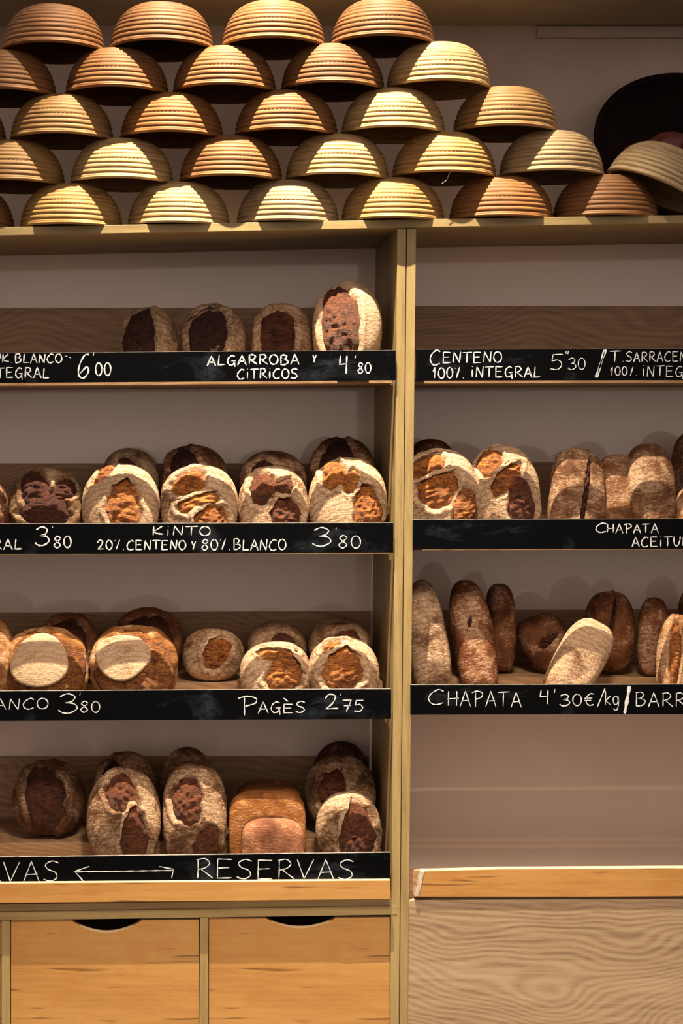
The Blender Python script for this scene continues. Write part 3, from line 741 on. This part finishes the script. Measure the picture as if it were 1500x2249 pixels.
# second shelf, left bay
loaf(SL, 'shaded loaf cut off at the left edge of the second shelf', -48, 1045, 66, .09, .05, trough(B2, 0), DRK, .3, CRD, [(.2, .1, .4, .6, .3)])
loaf(SL, 'dark loaf with a crossed tear, above the left 3\'80 on the second shelf', 100, 1026, 84, .128, .05, trough(B2, 100), OLV, .34, CRD,
     [(-.30, .45, .36, .55, .35), (.02, -.15, .62, .42, 0), (.55, .42, .34, .26, .5)], lean=10)
loaf(SL, 'bright floury loaf with one wide orange tear above 20% CENTENO', 265, 1017, 85, YF, HDF, trough(B2, 265), FLR, .80, CR1, [(.10, -.05, .42, .62, .06), (-.42, .80, .40, .13, .75)], ears=[(0, 40, 140, .007, .16)])
loaf(SL, 'bright floury loaf with two joined orange tears above KINTO', 438, 1018, 86, YF, HDF, trough(B2, 438), FLR, .80, CR1,
     [(-.28, .52, .46, .30, .35), (-.02, .02, .52, .25, .25), (.28, -.46, .46, .44, .3)], ears=[(1, 30, 170, .009, .3), (2, 70, 185, .010, .22)])
loaf(SL, 'half-shaded loaf with three dark tears above 80% BLANCO', 601, 1022, 78, YF + .014, HDF, trough(B2, 601), FLR, .66, CR2,
     [(-.35, .42, .36, .42, -.4), (.28, .42, .30, .24, .5), (.32, -.28, .42, .48, .1)], ears=[(2, 60, 170, .010, .2)])
loaf(SL, 'bright floury loaf next to the post, round orange tear above 3\'80', 765, 1004, 86, YF, HDF, trough(B2, 765), FLR, .82, CR1,
     [(-.42, .62, .30, .36, -.35), (.08, .42, .23, .28, -.5), (.48, -.22, .38, .55, .12)], ears=[(2, 60, 150, .008, .12)])
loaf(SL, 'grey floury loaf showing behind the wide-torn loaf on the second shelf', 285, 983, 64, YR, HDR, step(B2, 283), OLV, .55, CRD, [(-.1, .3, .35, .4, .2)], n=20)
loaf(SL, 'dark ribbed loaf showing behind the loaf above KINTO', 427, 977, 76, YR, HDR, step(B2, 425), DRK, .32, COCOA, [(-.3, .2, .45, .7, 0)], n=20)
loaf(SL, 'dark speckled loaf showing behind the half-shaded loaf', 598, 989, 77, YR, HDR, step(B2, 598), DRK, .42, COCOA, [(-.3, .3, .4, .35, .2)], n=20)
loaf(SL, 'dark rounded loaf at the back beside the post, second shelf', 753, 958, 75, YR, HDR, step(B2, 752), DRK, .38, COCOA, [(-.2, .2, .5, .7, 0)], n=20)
# second shelf, right bay
loaf(SL, 'bright loaf half hidden by the post with orange tears, right bay', 965, 985, 90, YF, HDF, trough(C2, 965), FLR, .74, CR1,
     [(-.30, .58, .44, .28, .3), (-.08, .10, .50, .36, .35), (.62, -.38, .36, .50, -.2)], ears=[(0, 40, 150, .008, .2), (1, 30, 140, .008, .2)])
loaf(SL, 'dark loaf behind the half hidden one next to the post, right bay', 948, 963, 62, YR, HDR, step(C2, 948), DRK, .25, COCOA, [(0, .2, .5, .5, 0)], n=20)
loaf(SL, 'slanting floury loaf with three orange tears beside the ciabattas', 1117, 976, 80, YF + .01, HDF + .004, trough(C2, 1117), FLR, .74, CR1,
     [(-.42, .66, .36, .30, .35), (-.02, .28, .50, .22, .55), (.38, -.25, .38, .58, .1, CR2)], ears=[(1, 20, 160, .010, .25)], roll=-4)
CB = 'ciabatta'
loaf(CB, 'brown creased ciabatta standing next to the three-tear loaf', 1262, 985, 60, .108, .042, trough(C2, 1262), (0.20, 0.085, 0.033), .42, CR2, [(.15, .05, .09, .75, -.15, CRD)], p=3.4, roll=5, lump=.12, fine=.035, lean=8)
loaf(CB, 'broad brown ciabatta above the left end of the word CHAPATA', 1356, 1000, 52, .125, .04, trough(C2, 1356), (0.22, 0.09, 0.033), .30, CR2, (), p=3.4, roll=4, lump=.12, fine=.035, lean=8)
loaf(CB, 'tall round-topped ciabatta above the right end of the word CHAPATA', 1436, 974, 54, .098, .038, trough(C2, 1432), (0.20, 0.085, 0.034), .36, CR2, (), p=2.8, roll=-1, lump=.10, fine=.035, lean=8)
loaf(CB, 'dark ciabatta end cut off by the right edge, high on the second shelf', 1534, 947, 54, YR, .06, step(C2, 1534), (0.19, 0.07, 0.025), .35, CR2, (), p=2.6, n=20, lump=.1)
loaf(CB, 'golden ciabatta corner low at the right edge, second shelf', 1536, 1062, 50, .085, .045, trough(C2, 1536), GOLD, .45, CR2, (), p=2.6, n=20, lump=.1)
# third shelf, left bay
loaf('round_loaf', 'round loaf cut off at the left edge of the third shelf', -42, 1352, 76, .10, .05, trough(B3, 0), GOLD, .35, CR2, (), cap=(-.1, -.1, .6, .6, 0))
loaf('round_loaf', 'large golden round loaf with a floury cap above ANCO', 98, 1378, 97, YF, HDF, trough(B3, 98), GOLD, .30, CR1, [(.02, -.02, .93, .90, 0, (0.34, 0.125, 0.026))], cap=(-.08, .17, .70, .60, .25), lump=.03)
loaf('round_loaf', 'large golden round loaf with an angular floury cap right of 3\'80', 295, 1374, 97, YF, HDF, trough(B3, 295), GOLD, .28, CR1, [(.02, -.02, .90, .88, 0, (0.35, 0.13, 0.028))], cap=(-.24, .24, .62, .54, -.2), lump=.03)
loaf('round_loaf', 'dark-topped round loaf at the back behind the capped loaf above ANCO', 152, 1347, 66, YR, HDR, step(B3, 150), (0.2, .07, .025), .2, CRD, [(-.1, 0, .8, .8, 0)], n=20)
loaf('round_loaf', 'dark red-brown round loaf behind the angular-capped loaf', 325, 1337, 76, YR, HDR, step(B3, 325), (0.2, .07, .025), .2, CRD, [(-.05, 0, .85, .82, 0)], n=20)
loaf('round_loaf', 'small shaded floury round loaf set back in the middle of the third shelf', 468, 1380, 68, .175, .05, step(B3, 468) - .004, (.28, .15, .065), .56, CR1, [(.10, .10, .42, .62, -.35)], ears=[(0, 100, 220, .006, .2)])
loaf('round_loaf', 'bright floury round loaf above the word PAGÈS', 604, 1408, 80, YF, HDF, trough(B3, 604), FLR, .78, CR1, [(.02, .62, .52, .18, -.05), (.25, .05, .46, .58, -.5)], ears=[(0, 10, 170, .007, .2), (1, 20, 120, .008, .2)])
loaf('round_loaf', 'bright floury round loaf above 2\'75 next to the post', 755, 1400, 80, YF, HDF, trough(B3, 755), FLR, .76, CR1, [(-.05, .10, .52, .60, -.5), (-.3, .72, .35, .15, .3)], ears=[(0, 60, 200, .008, .15)])
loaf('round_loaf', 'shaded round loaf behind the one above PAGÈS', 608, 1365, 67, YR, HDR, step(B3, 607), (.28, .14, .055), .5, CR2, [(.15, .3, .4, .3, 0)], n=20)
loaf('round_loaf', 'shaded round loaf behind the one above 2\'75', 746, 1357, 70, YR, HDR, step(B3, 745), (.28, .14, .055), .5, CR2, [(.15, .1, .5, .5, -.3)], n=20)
# third shelf, right bay: ciabattas and sticks
loaf(CB, 'tall floury ciabatta standing against the post, third shelf', 957, 1272, 44, .10, .042, trough(C3, 955), (0.20, .10, .047), .50, CR2, (), p=2.6, roll=-6, lump=.08, fine=.03, taper=.16, lean=9)
loaf(CB, 'tall dark brown ciabatta second from the post, third shelf', 1060, 1270, 46, .112, .042, trough(C3, 1060), (0.17, .055, .017), .30, CR2, [(-.15, .30, .14, .06, .4, CRD)], p=2.6, roll=-7, lump=.09, fine=.03, taper=.06, lean=10)
loaf(CB, 'brown flat-topped ciabatta standing behind the dark one', 1100, 1285, 30, .22, .05, step(C3, 1098), (0.17, 0.06, 0.018), .28, CR2, (), p=3.2, lump=.1, n=20, lean=4)
loaf(CB, 'crumpled brown ciabatta lying behind the floury slanted one', 1215, 1346, 50, .22, .05, step(C3, 1210), (0.17, 0.06, 0.019), .28, CRD, [(.05, .1, .5, .12, .3)], p=2.9, roll=-16, lump=.16, fine=.04, n=20, taper=-.18)
loaf(CB, 'floury ciabatta leaning far to the right across the shelf front', 1217, 1345, 52, .062, .036, trough(C3, 1217), (0.28, .14, .06), .62, CR1, (), p=2.9, roll=30, lump=.07, fine=.035, hh=106, lean=6, taper=-.08)
loaf(CB, 'dark two-lobed ciabatta standing behind the slanted floury one', 1337, 1298, 50, .20, .055, step(C3, 1337), (0.18, 0.06, 0.017), .24, CR2, [(-.1, .35, .08, .5, -.3, CRD)], p=2.7, roll=2, lump=.11, fine=.03, lean=4)
loaf('bread_stick', 'dark brown bread stick right of the two-lobed ciabatta', 1428, 1312, 33, .16, .035, step(C3, 1428), (0.18, 0.062, 0.019), .30, CR2, (), p=2.6, roll=5, lump=.1, fine=.03, lean=4)
loaf(CB, 'golden floury ciabatta in front at the right edge of the third shelf', 1492, 1350, 50, .075, .042, trough(C3, 1492), GOLD, .50, CR1, [(-.45, .1, .25, .7, -.1)], p=2.8, roll=3, lump=.1, fine=.03)
loaf('bread_stick', 'brown bread stick at the back by the right edge, third shelf', 1532, 1290, 36, .25, .05, step(C3, 1532), (0.22, .08, .025), .3, CR2, (), p=2.6, n=20, lump=.1)
# lowest shelf
loaf('batard_loaf', 'dark upright oval loaf alone on the step at the left of the lowest shelf', 106, 1670, 79, .20, .07, step(B4, 105), (.15, .07, .03), .28, (0.12, .034, .011), [(-.05, .02, .55, .90, .12)], ears=[(0, -60, 60, .006, .1)], lean=5)
loaf('batard_loaf', 'tall floury loaf with an S of two tears left of the plain-backed one', 272, 1690, 81, YF, HDF, trough(B4, 272), (.21, .105, .045), .50, CR2, [(-.05, .52, .44, .36, -.5), (.30, -.34, .36, .54, .1)], ears=[(1, 70, 190, .008, .14)], lean=8)
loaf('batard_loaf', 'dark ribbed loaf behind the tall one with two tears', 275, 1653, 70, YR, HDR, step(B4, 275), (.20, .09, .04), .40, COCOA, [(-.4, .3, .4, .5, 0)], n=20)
loaf('batard_loaf', 'tall smooth loaf with a long oval tear beside the tin loaves', 428, 1680, 71, YF + .004, HDF, trough(B4, 428), (.18, .085, .035), .44, CR2, [(-.25, .30, .46, .44, -.15), (.38, -.55, .42, .34, .4)], ears=[(0, 90, 170, .006, .1)], lean=8, p=2.6)
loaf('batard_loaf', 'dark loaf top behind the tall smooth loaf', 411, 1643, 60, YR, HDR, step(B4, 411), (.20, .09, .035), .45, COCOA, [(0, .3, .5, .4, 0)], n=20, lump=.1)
loaf('tin_loaf', 'short pink-brown tin loaf end nearest the chalk strip', 598, 1804, 69, .045, .028, trough(B4, 598), (.36, .15, .075), .22, CR1, (), p=4.5, lump=.02, fine=.01, lean=0, crown=.18)
loaf('tin_loaf', 'golden tin loaf standing behind the short one', 587, 1748, 85, .104, .026, trough(B4, 587), (.27, .10, .020), .10, CR1, (), p=5, lump=.03, fine=.012, lean=2, crown=.12)
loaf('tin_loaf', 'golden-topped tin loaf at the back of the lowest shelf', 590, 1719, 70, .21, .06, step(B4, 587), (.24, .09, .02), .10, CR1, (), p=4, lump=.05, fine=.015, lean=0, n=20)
loaf('batard_loaf', 'floury loaf with one big red-brown tear, in front beside the post', 766, 1742, 71, YF - .008, .046, trough(B4, 766), (.21, .105, .045), .54, CR2, [(.24, -.06, .56, .78, .05)], ears=[(0, 95, 190, .009, .16)], lean=6)
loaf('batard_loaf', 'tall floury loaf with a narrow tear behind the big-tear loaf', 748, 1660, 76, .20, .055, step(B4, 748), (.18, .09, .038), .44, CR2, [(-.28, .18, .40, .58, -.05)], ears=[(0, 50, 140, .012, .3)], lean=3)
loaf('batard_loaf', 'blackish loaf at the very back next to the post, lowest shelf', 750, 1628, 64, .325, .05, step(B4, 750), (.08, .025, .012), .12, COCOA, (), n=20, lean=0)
